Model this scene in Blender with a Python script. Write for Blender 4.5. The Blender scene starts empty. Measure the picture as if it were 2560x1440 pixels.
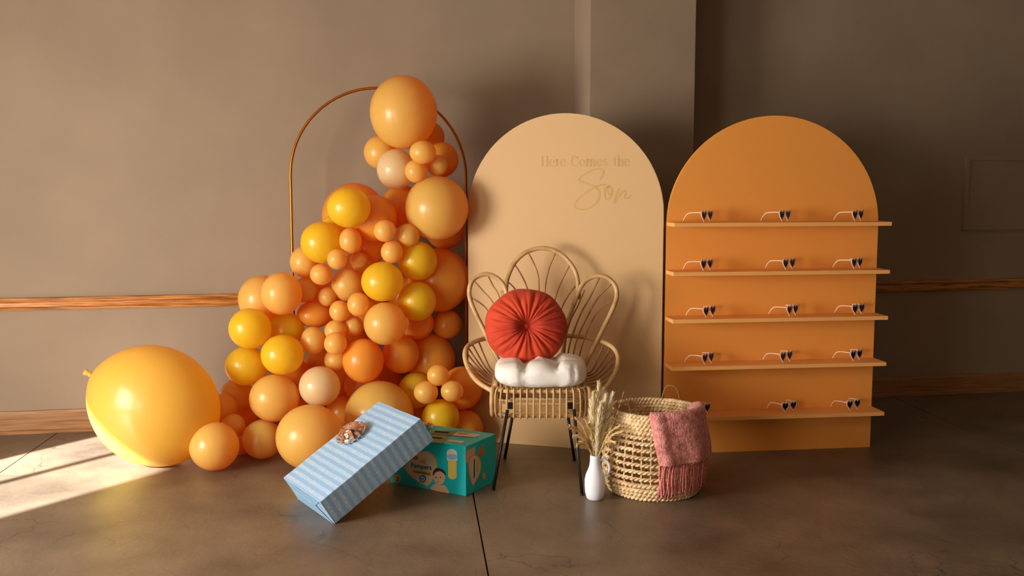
import bpy, bmesh, math, random
from mathutils import Vector, Matrix, noise
random.seed(7)
V = Vector; PI = math.pi
sc = bpy.context.scene
COL = sc.collection

# ------------------------------------------------------------------ camera
F = 2500.0; H = 1.5; PITCH = math.atan(260.0 / F)
cam = bpy.data.cameras.new('camera'); camo = bpy.data.objects.new('camera', cam); COL.objects.link(camo)
cam.sensor_width = 36.0; cam.lens = 36.0 * F / 2560.0; cam.clip_end = 60
camo.location = (0, 0, H); camo.rotation_euler = (PI / 2 - PITCH, 0, 0)
sc.camera = camo

# ------------------------------------------------------------------ world, sun, window daylight, exposure
def lin(c):
    c = c / 255.0
    return c / 12.92 if c <= 0.04045 else ((c + 0.055) / 1.055) ** 2.4
def rgb(r, g, b): return (lin(r), lin(g), lin(b), 1.0)
w = bpy.data.worlds.new('world'); sc.world = w; w.use_nodes = True
w.node_tree.nodes['Background'].inputs[0].default_value = (0.75, 0.85, 1.0, 1)
w.node_tree.nodes['Background'].inputs[1].default_value = 0.6
def light(name, kind, loc, direction, energy, color, **kw):
    l = bpy.data.lights.new(name, kind); o = bpy.data.objects.new(name, l); COL.objects.link(o)
    o.location = loc; o.rotation_euler = V(direction).to_track_quat('-Z', 'Y').to_euler()
    l.energy = energy; l.color = color
    for k, v in kw.items(): setattr(l, k, v)
    return o
ELEV = math.radians(25)
light('sun', 'SUN', (-8, -4, 6), (.54 * math.cos(ELEV), .84 * math.cos(ELEV), -math.sin(ELEV)), 50.0, (0.88, 0.95, 1.0), angle=0.014)
light('window_daylight', 'AREA', (-4.16, 2.22, 1.25), (1, .3, -.04), 325.0, (1.0, 0.945, 0.87), shape='RECTANGLE', size=1.85, size_y=1.75)
light('window_daylight', 'AREA', (-4.16, -1.82, 1.4), (1, .95, -.02), 120.0, (1.0, 0.90, 0.76), shape='RECTANGLE', size=1.65, size_y=2.0)
light('ceiling_lamp_glow', 'POINT', (-0.9, -0.2, 2.75), (0, 0, -1), 16.0, (1.0, 0.72, 0.45), shadow_soft_size=0.05)
light('ceiling_lamp_glow', 'POINT', (2.2, 1.2, 2.9), (0, 0, -1), 9.0, (1.0, 0.72, 0.45), shadow_soft_size=0.05)
sc.view_settings.view_transform = 'Standard'; sc.view_settings.look = 'None'
sc.view_settings.gamma = 1.0; sc.view_settings.use_curve_mapping = False
sc.view_settings.exposure = -0.1

# ------------------------------------------------------------------ helpers
cp, sp = math.cos(PITCH), math.sin(PITCH)
def ray(px, py):
    u = (px - 1280) / F; v = -(py - 720) / F
    return V((u, cp + v * sp, -sp + v * cp))
CAM = V((0, 0, H))
def aty(px, py, y): r = ray(px, py); return CAM + r * (y / r.y)
def ground(px, py, z=0.0): r = ray(px, py); return CAM + r * ((z - H) / r.z)
def onplane(px, py, p, n): r = ray(px, py); return CAM + r * ((p - CAM).dot(n) / r.dot(n))

def mat(name, c, rough=.6, metal=0., spec=.5, coat=0., sheen=0., c2=None, nscale=8., bump=0., bscale=40., stretch=(1, 1, 1), ramp=(.35, .65), transl=None, detail=6.):
    m = bpy.data.materials.new(name); m.use_nodes = True
    nt = m.node_tree; n = nt.nodes; L = nt.links
    b = n['Principled BSDF']; b.inputs['Base Color'].default_value = rgb(*c)
    b.inputs['Roughness'].default_value = rough; b.inputs['Metallic'].default_value = metal
    b.inputs['Specular IOR Level'].default_value = spec
    b.inputs['Coat Weight'].default_value = coat; b.inputs['Coat Roughness'].default_value = .08
    b.inputs['Sheen Weight'].default_value = sheen
    tc = n.new('ShaderNodeTexCoord'); mp = n.new('ShaderNodeMapping'); mp.inputs['Scale'].default_value = stretch
    L.new(tc.outputs['Object'], mp.inputs['Vector'])
    if c2:
        t = n.new('ShaderNodeTexNoise'); t.inputs['Scale'].default_value = nscale; t.inputs['Detail'].default_value = detail
        L.new(mp.outputs[0], t.inputs['Vector'])
        r = n.new('ShaderNodeValToRGB'); r.color_ramp.elements[0].position = ramp[0]; r.color_ramp.elements[1].position = ramp[1]
        r.color_ramp.elements[0].color = rgb(*c); r.color_ramp.elements[1].color = rgb(*c2)
        L.new(t.outputs['Fac'], r.inputs[0]); L.new(r.outputs[0], b.inputs['Base Color'])
    if bump:
        t = n.new('ShaderNodeTexNoise'); t.inputs['Scale'].default_value = bscale; t.inputs['Detail'].default_value = 5
        L.new(mp.outputs[0], t.inputs['Vector'])
        bp = n.new('ShaderNodeBump'); bp.inputs['Strength'].default_value = bump; bp.inputs['Distance'].default_value = .01
        L.new(t.outputs['Fac'], bp.inputs['Height']); L.new(bp.outputs[0], b.inputs['Normal'])
    if transl:
        tb = n.new('ShaderNodeBsdfTranslucent'); tb.inputs[0].default_value = rgb(*transl[0])
        mx = n.new('ShaderNodeMixShader'); mx.inputs[0].default_value = transl[1]
        L.new(b.outputs[0], mx.inputs[1]); L.new(tb.outputs[0], mx.inputs[2])
        L.new(mx.outputs[0], n['Material Output'].inputs['Surface'])
    return m

def link(name, me, m=None, parent=None, smooth=True, kind=None):
    if m is not None and not me.materials: me.materials.append(m)
    o = bpy.data.objects.new(name, me); COL.objects.link(o)
    if smooth:
        for p in me.polygons: p.use_smooth = True
    if parent is not None: o.parent = parent
    if kind: o['kind'] = kind
    return o
class MB:
    def __init__(s): s.v = []; s.f = []
    def add(s, vs, fs):
        k = len(s.v); s.v += [V(v) for v in vs]; s.f += [tuple(i + k for i in f) for f in fs]; return s
    def box(s, c, sz, R=None):
        x, y, z = sz[0] / 2, sz[1] / 2, sz[2] / 2
        vs = [V((a, b, d)) for a in (-x, x) for b in (-y, y) for d in (-z, z)]
        if R: vs = [R @ v for v in vs]
        return s.add([v + V(c) for v in vs], [(0, 1, 3, 2), (4, 6, 7, 5), (0, 4, 5, 1), (2, 3, 7, 6), (0, 2, 6, 4), (1, 5, 7, 3)])
    def tube(s, pts, r, n=8, closed=False, flat=None):
        pts = [V(p) for p in pts]; N = len(pts)
        T = []
        for i in range(N):
            a = pts[(i - 1) % N] if (closed or i > 0) else pts[i]; b = pts[(i + 1) % N] if (closed or i < N - 1) else pts[i]
            T.append((b - a).normalized())
        ref = V((0, 0, 1)) if abs(T[0].z) < .9 else V((1, 0, 0))
        u = T[0].cross(ref).normalized(); vs = []
        for i in range(N):
            u = (u - T[i] * u.dot(T[i])).normalized(); q = T[i].cross(u)
            rr = r(i / (N - 1)) if callable(r) else r
            for k in range(n):
                a = 2 * PI * k / n
                vs.append(pts[i] + u * math.cos(a) * rr + q * math.sin(a) * rr * (flat or 1))
        fs = []
        for i in range(N if closed else N - 1):
            for k in range(n):
                j = (i + 1) % N
                fs.append((i * n + k, j * n + k, j * n + (k + 1) % n, i * n + (k + 1) % n))
        if not closed: fs += [tuple(range(n)), tuple(reversed(range((N - 1) * n, N * n)))]
        return s.add(vs, fs)
    def lathe(s, prof, n=40, c=(0, 0, 0)):
        c = V(c); vs = []; fs = []
        for r, z in prof:
            for k in range(n): a = 2 * PI * k / n; vs.append(c + V((r * math.cos(a), r * math.sin(a), z)))
        for i in range(len(prof) - 1):
            for k in range(n): fs.append((i * n + k, i * n + (k + 1) % n, (i + 1) * n + (k + 1) % n, (i + 1) * n + k))
        return s.add(vs, fs)
    def prism(s, poly, off):
        n = len(poly); off = V(off); a = [V(p) for p in poly]
        return s.add(a + [p + off for p in a], [tuple(range(n)), tuple(reversed(range(n, 2 * n)))] + [(i, i + n, (i + 1) % n + n, (i + 1) % n) for i in range(n)])
    def mesh(s, name, org=None, bevel=0):
        me = bpy.data.meshes.new(name); o = V(org) if org is not None else V((0, 0, 0))
        me.from_pydata([tuple(v - o) for v in s.v], [], s.f); me.update()
        bm = bmesh.new(); bm.from_mesh(me)
        if bevel: bmesh.ops.bevel(bm, geom=[e for e in bm.edges if len(e.link_faces) == 2 and e.calc_face_angle(0) > .6], offset=bevel, segments=2, affect='EDGES', profile=.6)
        bmesh.ops.recalc_face_normals(bm, faces=bm.faces); bm.to_mesh(me); bm.free()
        return me
    def build(s, name, m, parent=None, smooth=True, bevel=0, kind=None):
        org = parent_loc(parent)
        return link(name, s.mesh(name, org, bevel), m, parent, smooth, kind)
def parent_loc(p):
    o = V((0, 0, 0))
    while p is not None: o += p.location; p = p.parent
    return o
def thing(name, label, cat, loc, group=None, rz=0):
    o = bpy.data.objects.new(name, None); COL.objects.link(o); o.location = loc; o.rotation_euler = (0, 0, rz)
    o.empty_display_size = .05
    return tag(o, label, cat, group)
def tag(o, label, cat, group=None):
    o['label'] = label; o['category'] = cat
    if group: o['group'] = group
    return o
def cr(pts, n=8, closed=False):
    """Catmull-Rom through points"""
    P = [V(p) for p in pts]; N = len(P); out = []
    for i in range(N if closed else N - 1):
        if closed: a, b, c, d = P[(i - 1) % N], P[i], P[(i + 1) % N], P[(i + 2) % N]
        else: a, b, c, d = P[max(i - 1, 0)], P[i], P[i + 1], P[min(i + 2, N - 1)]
        for k in range(n):
            t = k / n
            out.append(.5 * ((2 * b) + (c - a) * t + (2 * a - 5 * b + 4 * c - d) * t * t + (3 * b - a - 3 * c + d) * t ** 3))
    if not closed: out.append(P[-1])
    return out

# ------------------------------------------------------------------ materials
M = {}
M['wall'] = mat('taupe wall paint', (146, 126, 104), .75, c2=(154, 133, 110), nscale=2.2, bump=.06, bscale=60)
M['ceiling'] = mat('ceiling paint', (170, 158, 140), .9)
M['rail'] = mat('varnished oak rail', (206, 134, 58), .32, coat=.3, c2=(112, 54, 18), nscale=5, stretch=(1.2, 1.2, 30), ramp=(.4, .7), bump=.1, bscale=30)
M['base'] = mat('oak baseboard', (168, 118, 68), .45, c2=(120, 74, 36), nscale=4, stretch=(1.2, 1.2, 26), ramp=(.4, .75), bump=.1, bscale=30)
M['peach_board'] = mat('peach painted board', (202, 164, 114), .55, spec=.3)
M['orange_board'] = mat('orange painted board', (242, 160, 72), .55, spec=.3)
M['shelf'] = mat('orange shelf', (248, 180, 104), .5, spec=.3)
M['gold'] = mat('gold hoop metal', (190, 112, 40), .3, metal=.85)
M['gold_ink'] = mat('gold lettering', (190, 150, 80), .5)
M['rattan'] = mat('rattan cane', (205, 166, 112), .45, c2=(160, 112, 66), nscale=14, ramp=(.45, .8), bump=.1, bscale=80)
M['rattan_thin'] = mat('thin rattan rib', (182, 132, 80), .5, c2=(130, 84, 44), nscale=16)
M['black'] = mat('black metal', (22, 22, 24), .4)
M['velvet'] = mat('rust velvet', (204, 64, 22), .8, sheen=.08, c2=(176, 42, 12), nscale=6, bump=.1, bscale=160)
M['white_fabric'] = mat('off white cotton', (236, 230, 222), .85, bump=.12, bscale=220)
M['vase'] = mat('matt white ceramic', (232, 236, 244), .6, bump=.03, bscale=50)
M['blanket'] = mat('dusty pink chenille', (252, 176, 166), .95, sheen=.3, c2=(218, 122, 116), nscale=55, ramp=(.35, .65), bump=.8, bscale=150)
M['tassel'] = mat('dusty pink yarn', (240, 160, 150), .95, c2=(206, 112, 106), nscale=60, bump=.4, bscale=160)
M['seagrass'] = mat('water hyacinth weave', (250, 226, 180), .65, c2=(190, 138, 84), nscale=26, ramp=(.35, .8), bump=.5, bscale=90)
M['stake'] = mat('basket stake', (232, 200, 150), .7, c2=(176, 130, 84), nscale=30)
M['wire'] = mat('basket handle cord', (170, 130, 84), .6)
M['pampas'] = mat('pampas cream', (255, 244, 214), .9, c2=(250, 228, 182), nscale=12)
M['grass'] = mat('dried grass', (248, 222, 164), .9, c2=(228, 192, 126), nscale=18)
M['frame'] = mat('blush white plastic', (238, 206, 186), .35)
M['lens'] = mat('dark lens', (16, 10, 12), .12)
M['bow'] = mat('rose gold foil', (236, 190, 160), .28, metal=.85)
M['cyan'] = mat('teal carton', (0, 196, 206), .4)
M['teal_dark'] = mat('teal carton side', (0, 128, 128), .45)
M['cream'] = mat('cream print', (222, 206, 186), .5)
M['goldp'] = mat('yellow gold print', (226, 172, 54), .5)
M['yel'] = mat('pale yellow print', (238, 214, 100), .5)
M['tealt'] = mat('dark teal print', (10, 96, 112), .5)
M['skin'] = mat('skin tone print', (226, 182, 154), .5)
M['hair'] = mat('dark brown print', (58, 34, 26), .5)
M['blackp'] = mat('black slot', (10, 12, 12), .8)
M['olive'] = mat('olive print', (118, 128, 88), .5)
M['whitep'] = mat('white print', (228, 224, 222), .5)
M['bluep'] = mat('light blue print', (150, 196, 226), .5)
M['orangep'] = mat('orange print', (206, 122, 56), .5)
M['P'] = mat('peach latex', (246, 214, 110), .34, coat=.35, transl=((255, 168, 10), .5))
M['W'] = mat('pale blush latex', (236, 220, 166), .34, coat=.35, transl=((255, 186, 80), .4))
M['Y'] = mat('yellow latex', (250, 216, 48), .34, coat=.35, transl=((255, 204, 0), .48))
M['B'] = mat('large golden yellow latex', (234, 196, 84), .36, coat=.25, transl=((244, 186, 38), .38))
M['O'] = mat('shaded peach latex', (255, 186, 70), .34, coat=.35, transl=((255, 140, 6), .5))  # peach latex with the shade on rear balloons put into its colour

for k_ in 'PWYOB':
    b_ = M[k_].node_tree.nodes['Principled BSDF']; b_.inputs['Subsurface Weight'].default_value = .25
    b_.inputs['Subsurface Radius'].default_value = (1., .85, .4); b_.inputs['Subsurface Scale'].default_value = .05
    b_.inputs['Coat Roughness'].default_value = .14
# floor: stained concrete with cracks and mottling
def floor_mat():
    m = bpy.data.materials.new('stained concrete'); m.use_nodes = True; nt = m.node_tree; n = nt.nodes; L = nt.links
    b = n['Principled BSDF']; tc = n.new('ShaderNodeTexCoord')
    t = n.new('ShaderNodeTexNoise'); t.inputs['Scale'].default_value = 1.6; t.inputs['Detail'].default_value = 9; t.inputs['Roughness'].default_value = .62
    L.new(tc.outputs['Object'], t.inputs['Vector'])
    r = n.new('ShaderNodeValToRGB'); e = r.color_ramp.elements
    e[0].position = .32; e[0].color = rgb(92, 76, 62); e[1].position = .7; e[1].color = rgb(142, 120, 98)
    L.new(t.outputs['Fac'], r.inputs[0])
    wv = n.new('ShaderNodeTexNoise'); wv.inputs['Scale'].default_value = 3.; wv.inputs['Detail'].default_value = 6
    L.new(tc.outputs['Object'], wv.inputs['Vector'])
    mx = n.new('ShaderNodeMixRGB'); mx.blend_type = 'ADD'; mx.inputs[0].default_value = .35
    L.new(tc.outputs['Object'], mx.inputs[1]); L.new(wv.outputs['Color'], mx.inputs[2])
    vo = n.new('ShaderNodeTexVoronoi'); vo.feature = 'DISTANCE_TO_EDGE'; vo.inputs['Scale'].default_value = 2.6
    L.new(mx.outputs[0], vo.inputs['Vector'])
    cr_ = n.new('ShaderNodeValToRGB'); cr_.color_ramp.elements[0].position = 0; cr_.color_ramp.elements[0].color = (.25, .25, .25, 1)
    cr_.color_ramp.elements[1].position = .012; cr_.color_ramp.elements[1].color = (1, 1, 1, 1)
    L.new(vo.outputs['Distance'], cr_.inputs[0])
    t2 = n.new('ShaderNodeTexNoise'); t2.inputs['Scale'].default_value = 2.; L.new(tc.outputs['Object'], t2.inputs['Vector'])
    mr = n.new('ShaderNodeMapRange'); mr.inputs['From Min'].default_value = .46; mr.inputs['From Max'].default_value = .62; mr.inputs['To Max'].default_value = .75
    L.new(t2.outputs['Fac'], mr.inputs['Value'])
    mu = n.new('ShaderNodeMixRGB'); mu.blend_type = 'MULTIPLY'; L.new(mr.outputs[0], mu.inputs[0])
    L.new(r.outputs[0], mu.inputs[1]); L.new(cr_.outputs[0], mu.inputs[2]); L.new(mu.outputs[0], b.inputs['Base Color'])
    t3 = n.new('ShaderNodeTexNoise'); t3.inputs['Scale'].default_value = 30; t3.inputs['Detail'].default_value = 8; L.new(tc.outputs['Object'], t3.inputs['Vector'])
    bp = n.new('ShaderNodeBump'); bp.inputs['Strength'].default_value = .16; bp.inputs['Distance'].default_value = .01
    L.new(t3.outputs['Fac'], bp.inputs['Height']); L.new(bp.outputs[0], b.inputs['Normal'])
    b.inputs['Roughness'].default_value = .42
    return m
M['floor'] = floor_mat()
M['joint'] = mat('joint filler', (34, 26, 20), .9)
# gift paper: two-blue stripes along local X with flecks of small lettering
def paper_mat(name, c1, c2, c3):
    m = bpy.data.materials.new(name); m.use_nodes = True; nt = m.node_tree; n = nt.nodes; L = nt.links
    b = n['Principled BSDF']; b.inputs['Roughness'].default_value = .42
    tc = n.new('ShaderNodeTexCoord'); wv = n.new('ShaderNodeTexWave'); wv.wave_type = 'BANDS'; wv.bands_direction = 'X'
    wv.inputs['Scale'].default_value = 8.2; wv.inputs['Distortion'].default_value = 0
    L.new(tc.outputs['UV'], wv.inputs['Vector'])
    r = n.new('ShaderNodeValToRGB'); r.color_ramp.elements[0].position = .42; r.color_ramp.elements[0].color = rgb(*c1)
    r.color_ramp.elements[1].position = .58; r.color_ramp.elements[1].color = rgb(*c2); L.new(wv.outputs['Fac'], r.inputs[0])
    mp = n.new('ShaderNodeMapping'); mp.inputs['Scale'].default_value = (60, 34, 1); L.new(tc.outputs['UV'], mp.inputs['Vector'])
    vo = n.new('ShaderNodeTexVoronoi'); vo.inputs['Scale'].default_value = 1.9; vo.inputs['Randomness'].default_value = .8; L.new(mp.outputs[0], vo.inputs['Vector'])
    r2 = n.new('ShaderNodeValToRGB'); r2.color_ramp.elements[0].position = .2; r2.color_ramp.elements[0].color = (1, 1, 1, 1)
    r2.color_ramp.elements[1].position = .42; r2.color_ramp.elements[1].color = (0, 0, 0, 1); L.new(vo.outputs['Distance'], r2.inputs[0])
    mm = n.new('ShaderNodeMath'); mm.operation = 'MULTIPLY'; L.new(wv.outputs['Fac'], mm.inputs[0]); L.new(r2.outputs[0], mm.inputs[1])
    m3 = n.new('ShaderNodeMath'); m3.operation = 'MULTIPLY'; m3.inputs[1].default_value = .95; L.new(mm.outputs[0], m3.inputs[0])
    mx = n.new('ShaderNodeMixRGB'); L.new(m3.outputs[0], mx.inputs[0]); L.new(r.outputs[0], mx.inputs[1]); mx.inputs[2].default_value = rgb(*c3)
    L.new(mx.outputs[0], b.inputs['Base Color'])
    return m
M['paper'] = paper_mat('blue striped gift paper', (134, 172, 208), (160, 190, 216), (224, 208, 180))

# ------------------------------------------------------------------ setting
A = ground(144, 1080); Bq = ground(2300, 987)
D = (Bq - A).normalized(); N = V((D.y, -D.x, 0))           # along the back wall, out of it
def WP(s, d=0, z=0): return A + D * s + N * d + V((0, 0, z))
S0, S1 = -1.35, 9.2
CS = None
r0 = ray(1432, 700)
CS = ((A.x * r0.y - A.y * r0.x) / (D.y * r0.x - D.x * r0.y))
CD, CW, CH = .385, .675, 3.2
def box_on_wall(mb, s0, s1, d0, d1, z0, z1):
    return mb.prism([WP(s0, d0, z0), WP(s1, d0, z0), WP(s1, d1, z0), WP(s0, d1, z0)], (0, 0, z1 - z0))
box_on_wall(MB(), S0, S1, 0, -.15, 0, CH).build('wall_back', M['wall'], smooth=False, kind='structure')
box_on_wall(MB(), CS, CS + CW, CD, -.001, 0, CH).build('wall_column', M['wall'], smooth=False, kind='structure', bevel=.004)
# rails and baseboards
def moulding(name, prof, s0, s1, m, axis=0):
    mb = MB(); poly = [WP(s0, 0, 0) + N * d + V((0, 0, z)) for d, z in prof]
    return mb.prism(poly, D * (s1 - s0)).build(name, m, smooth=False, kind='structure')
RZ = .752
rp = [(.0, RZ), (.022, RZ), (.026, RZ + .012), (.018, RZ + .02), (.018, RZ + .044), (.03, RZ + .05), (.034, RZ + .06), (.03, RZ + .071), (0, RZ + .074)]
bpf = [(.0, 0), (.022, 0), (.022, .02), (.016, .024), (.016, .12), (.01, .138), (0, .14)]
for i, (a_, b_, dd) in enumerate([(S0, CS, 0), (CS - .0, CS + CW, CD), (CS + CW, S1, 0)]):
    for nm, pf, mm in (('trim_%d' % (i + 1), rp, M['rail']), ('baseboard_%s' % ('left', 'column', 'right')[i], bpf, M['base'])):
        mb = MB(); poly = [WP(a_, dd + d, z) for d, z in pf]
        mb.prism(poly, D * (b_ - a_)).build(nm, mm, smooth=False, kind='structure')
# left wall with two window openings
WX = -4.2; YB = 6.1
def lw(y0, y1, z0, z1): return ((y0 + y1) / 2, (z0 + z1) / 2, y1 - y0, z1 - z0)
mb = MB()
W1 = (1.22, 3.22, .3, 2.17); W2 = (-2.7, -.95, .3, 2.4)
for y0, y1, z0, z1 in [(-3, W2[0], 0, 3.2), (W2[0], W2[1], 0, W2[2]), (W2[0], W2[1], W2[3], 3.2), (W2[1], W1[0], 0, 3.2), (W1[0], W1[1], 0, W1[2]), (W1[0], W1[1], W1[3], 3.2), (W1[1], YB, 0, 3.2)]:
    mb.box((WX - .075, (y0 + y1) / 2, (z0 + z1) / 2), (.15, y1 - y0, z1 - z0))
mb.build('wall_left', M['wall'], smooth=False, kind='structure')
for i, (y0, y1, z0, z1) in enumerate((W1, W2)):
    mb = MB(); t = .05
    mb.box((WX - .03, y0 + t / 2, (z0 + z1) / 2), (.07, t, z1 - z0)); mb.box((WX - .03, y1 - t / 2, (z0 + z1) / 2), (.07, t, z1 - z0))
    mb.box((WX - .03, (y0 + y1) / 2, z0 + t / 2), (.07, y1 - y0 - 2 * t, t)); mb.box((WX - .03, (y0 + y1) / 2, z1 - t / 2), (.07, y1 - y0 - 2 * t, t))
    mb.box((WX - .03, (2.35, (y0 + y1) / 2)[i], (z0 + z1) / 2), (.04, .05, z1 - z0 - 2 * t))
    mb.build('window_%d' % (i + 1), M['rail'], smooth=False, kind='structure')
MB().box((6.6, 2.0, 1.6), (.15, 12.5, 3.2)).build('wall_right', M['wall'], smooth=False, kind='structure')
MB().box((1.2, -3.08, 1.6), (10.9, .15, 3.2)).build('wall_front', M['wall'], smooth=False, kind='structure')
MB().box((1.2, 2.5, 3.26), (11.2, 12.0, .12)).build('ceiling', M['ceiling'], smooth=False, kind='structure')
# floor: sub-base and three slabs with an open sawn joint between them
fl = MB().box((1.2, 2.6, -.09), (11.0, 11.6, .1)).build('floor', M['joint'], smooth=False, kind='structure')
j1 = (ground(1183, 1236), ground(1195, 1300)); dj = (j1[0] - j1[1]).normalized()
def jx(y, off): return j1[1].x + dj.x / dj.y * (y - j1[1].y) + off
xs = [-4.3, -2.42, 0.0, 2.9, 6.7]
for i in range(4):
    g = .0035
    def ex(k, y, sgn): return (xs[k] if k in (0, 4) else jx(y, (-2.45, 0, 3.1)[k - 1]) + sgn * g)
    y0, y1 = -3.2, 8.4
    poly = [V((ex(i, y0, 1), y0, -.04)), V((ex(i + 1, y0, -1), y0, -.04)), V((ex(i + 1, y1, -1), y1, -.04)), V((ex(i, y1, 1), y1, -.04))]
    MB().prism(poly, (0, 0, .04)).build('slab', M['floor'], fl, smooth=False)

# flat painted panel on the wall at far right
r0 = ray(2404, 575); s_ = ((A.x * r0.y - A.y * r0.x) / (D.y * r0.x - D.x * r0.y))
pz0 = onplane(2404, 575, A, N).z; pz1 = onplane(2404, 390, A, N).z
pn = thing('wall_panel', 'flat painted panel with thin raised frame on the dark wall right of the orange shelves', 'panel', WP(s_, 0, pz0))
box_on_wall(MB(), s_ + .03, s_ + .72, .0, .012, pz0 + .03, pz1 - .03).build('panel_face', M['wall'], pn, smooth=False)
mb = MB()
box_on_wall(mb, s_, s_ + .03, 0, .022, pz0, pz1); box_on_wall(mb, s_ + .72, s_ + .75, 0, .022, pz0, pz1)
box_on_wall(mb, s_ + .03, s_ + .72, 0, .022, pz0, pz0 + .03); box_on_wall(mb, s_ + .03, s_ + .72, 0, .022, pz1 - .03, pz1)
mb.build('panel_frame', M['wall'], pn, smooth=False)

# ------------------------------------------------------------------ arched boards
def arch_board(name, label, PL, PR, zt, m, lean=0.0, th=.02):
    d = (PR - PL).normalized(); n = V((d.y, -d.x, 0)); W = (PR - PL).length; R = W / 2
    t = thing(name, label, 'backdrop', PL + (PR - PL) / 2)
    pts = [PL.copy(), PR.copy()]; zc = zt - R * .985
    for k in range(49):
        a = PI * k / 48
        pts.append(PL + d * (R + R * math.cos(a)) + V((0, 0, zc + .985 * R * math.sin(a))))
    MB().prism(pts, -n * th).build('arch_panel', m, t, smooth=False, bevel=.002)
    return t, d, n, W
PL, PR = ground(1172, 1101), ground(1650, 1137)
peach, pd, pnn, pW = arch_board('arched_backdrop_board', 'tall pale peach arched board lettered in gold, behind the rattan chair', PL, PR, 1.89, M['peach_board'])
OL, OR = ground(1656, 1137), ground(2175, 1118)
OL = OL + V((.004, .01, 0))
orange, od, on, oW = arch_board('arched_shelf_board', 'tall orange arched board with five narrow shelves of sunglasses', OL, OR, 1.872, M['orange_board'])
for t, P0, d, n, W, m in ((peach, PL, pd, pnn, pW, M['peach_board']), (orange, OL, od, on, oW, M['orange_board'])):
    for k in (.25, .75):
        b0 = P0 + d * (W * k) - n * .021
        mb = MB(); mb.prism([b0, b0 - n * .28, b0 + V((0, 0, .5)), ], d * .02); mb.build('rear_brace', m, t, smooth=False)

# text helpers: broad-nib strokes mapped on a plane
def strip(pts, wf):
    vs = []; fs = []; n = len(pts)
    for i, p in enumerate(pts):
        a = pts[max(i - 1, 0)]; b = pts[min(i + 1, n - 1)]; t = V((b[0] - a[0], b[1] - a[1])).normalized()
        w_ = wf(t) / 2; q = V((-t.y, t.x)) * w_
        vs += [(p[0] + q.x, p[1] + q.y), (p[0] - q.x, p[1] - q.y)]
        if i: fs.append((2 * i - 2, 2 * i - 1, 2 * i + 1, 2 * i))
    return vs, fs
def ell(cx, cy, rx, ry, a0, a1, n=16): return [(cx + rx * math.cos(math.radians(a0 + (a1 - a0) * i / n)), cy + ry * math.sin(math.radians(a0 + (a1 - a0) * i / n))) for i in range(n + 1)]
X = .68
def srf(x, y, w=.2): return [(x - w / 2, y), (x + w / 2, y)]
G = {
 'H': ([[(.14, 0), (.14, 1)], [(.62, 0), (.62, 1)], [(.14, .5), (.62, .5)], srf(.14, .02), srf(.14, .98), srf(.62, .02), srf(.62, .98)], .8),
 'e': ([ell(.3, .34, .22, .32, 8, 325), [(.1, .38), (.5, .38)]], .6),
 'r': ([[(.16, 0), (.16, X)], ell(.34, .46, .17, .2, 170, 50, 8), srf(.16, .02), srf(.11, X - .02, .12)], .48),
 'C': ([ell(.44, .5, .34, .48, 42, 318), [(.69, .72), (.69, .95)]], .82),
 'o': ([ell(.31, .34, .23, .32, 0, 360)], .64),
 'm': ([[(.16, 0), (.16, X)], [(.5, 0), (.5, .5)], [(.84, 0), (.84, .5)], ell(.34, .48, .16, .18, 170, 0, 10), ell(.68, .48, .16, .18, 170, 0, 10), srf(.16, .02), srf(.5, .02), srf(.84, .02), srf(.11, X - .02, .12)], 1.0),
 's': ([[(.4, .52), (.33, .64), (.2, .65), (.12, .55), (.16, .44), (.28, .36), (.4, .27), (.43, .15), (.34, .03), (.2, .02), (.11, .14)]], .52),
 't': ([[(.2, .9), (.2, .1), (.27, .02), (.36, .06)], [(.06, X - .02), (.36, X - .02)]], .42),
 'h': ([[(.16, 0), (.16, 1.05)], [(.5, 0), (.5, .5)], ell(.33, .48, .17, .18, 170, 0, 10), srf(.16, .02), srf(.5, .02), srf(.11, 1.03, .12)], .66),
 ' ': ([], .42)}
def pen(t): return .05 + .12 * abs(t.y) ** 1.4
def lettering(word, O, U, Wv, m, parent, name='lettering', pen=pen):
    mb = MB(); x = 0; tot = sum(G[c][1] for c in word)
    for c in word:
        for st in G[c][0]:
            vs, fs = strip(st, pen)
            mb.add([O + U * ((v[0] + x) / tot) + Wv * v[1] for v in vs], fs)
        x += G[c][1]
    return mb.build(name, m, parent, smooth=False)
off = pnn * .0012
def pp(px, py): return onplane(px, py, PL, pnn) + off
O_ = pp(1352, 416); U_ = pp(1575, 415) - O_; Wv_ = (pp(1352, 390) - O_)
lettering('Here Comes the', O_, U_, Wv_, M['gold_ink'], peach, 'gold_lettering')
K = 8.47
SON = [[(1430, 680), (1500, 560), (1500, 470), (1430, 440), (1300, 460), (1150, 540), (1050, 600), (1000, 670), (1040, 700), (1170, 750), (1330, 810), (1400, 880), (1430, 960), (1410, 1080), (1330, 1200), (1180, 1290), (1030, 1300), (940, 1270), (910, 1210), (960, 1110), (1080, 990), (1250, 880), (1370, 820), (1450, 785), (1580, 775)],
       [(1640, 810), (1560, 840), (1538, 920), (1550, 1030), (1590, 1085), (1650, 1040), (1690, 950), (1680, 850), (1625, 810), (1600, 890), (1640, 980), (1710, 1000)],
       [(1850, 850), (1790, 960), (1750, 1080), (1750, 1160), (1790, 1100), (1860, 980), (1930, 900), (1970, 920), (1970, 1000), (1980, 1060), (2040, 1060), (2105, 1000)]]
mb = MB()
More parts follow.
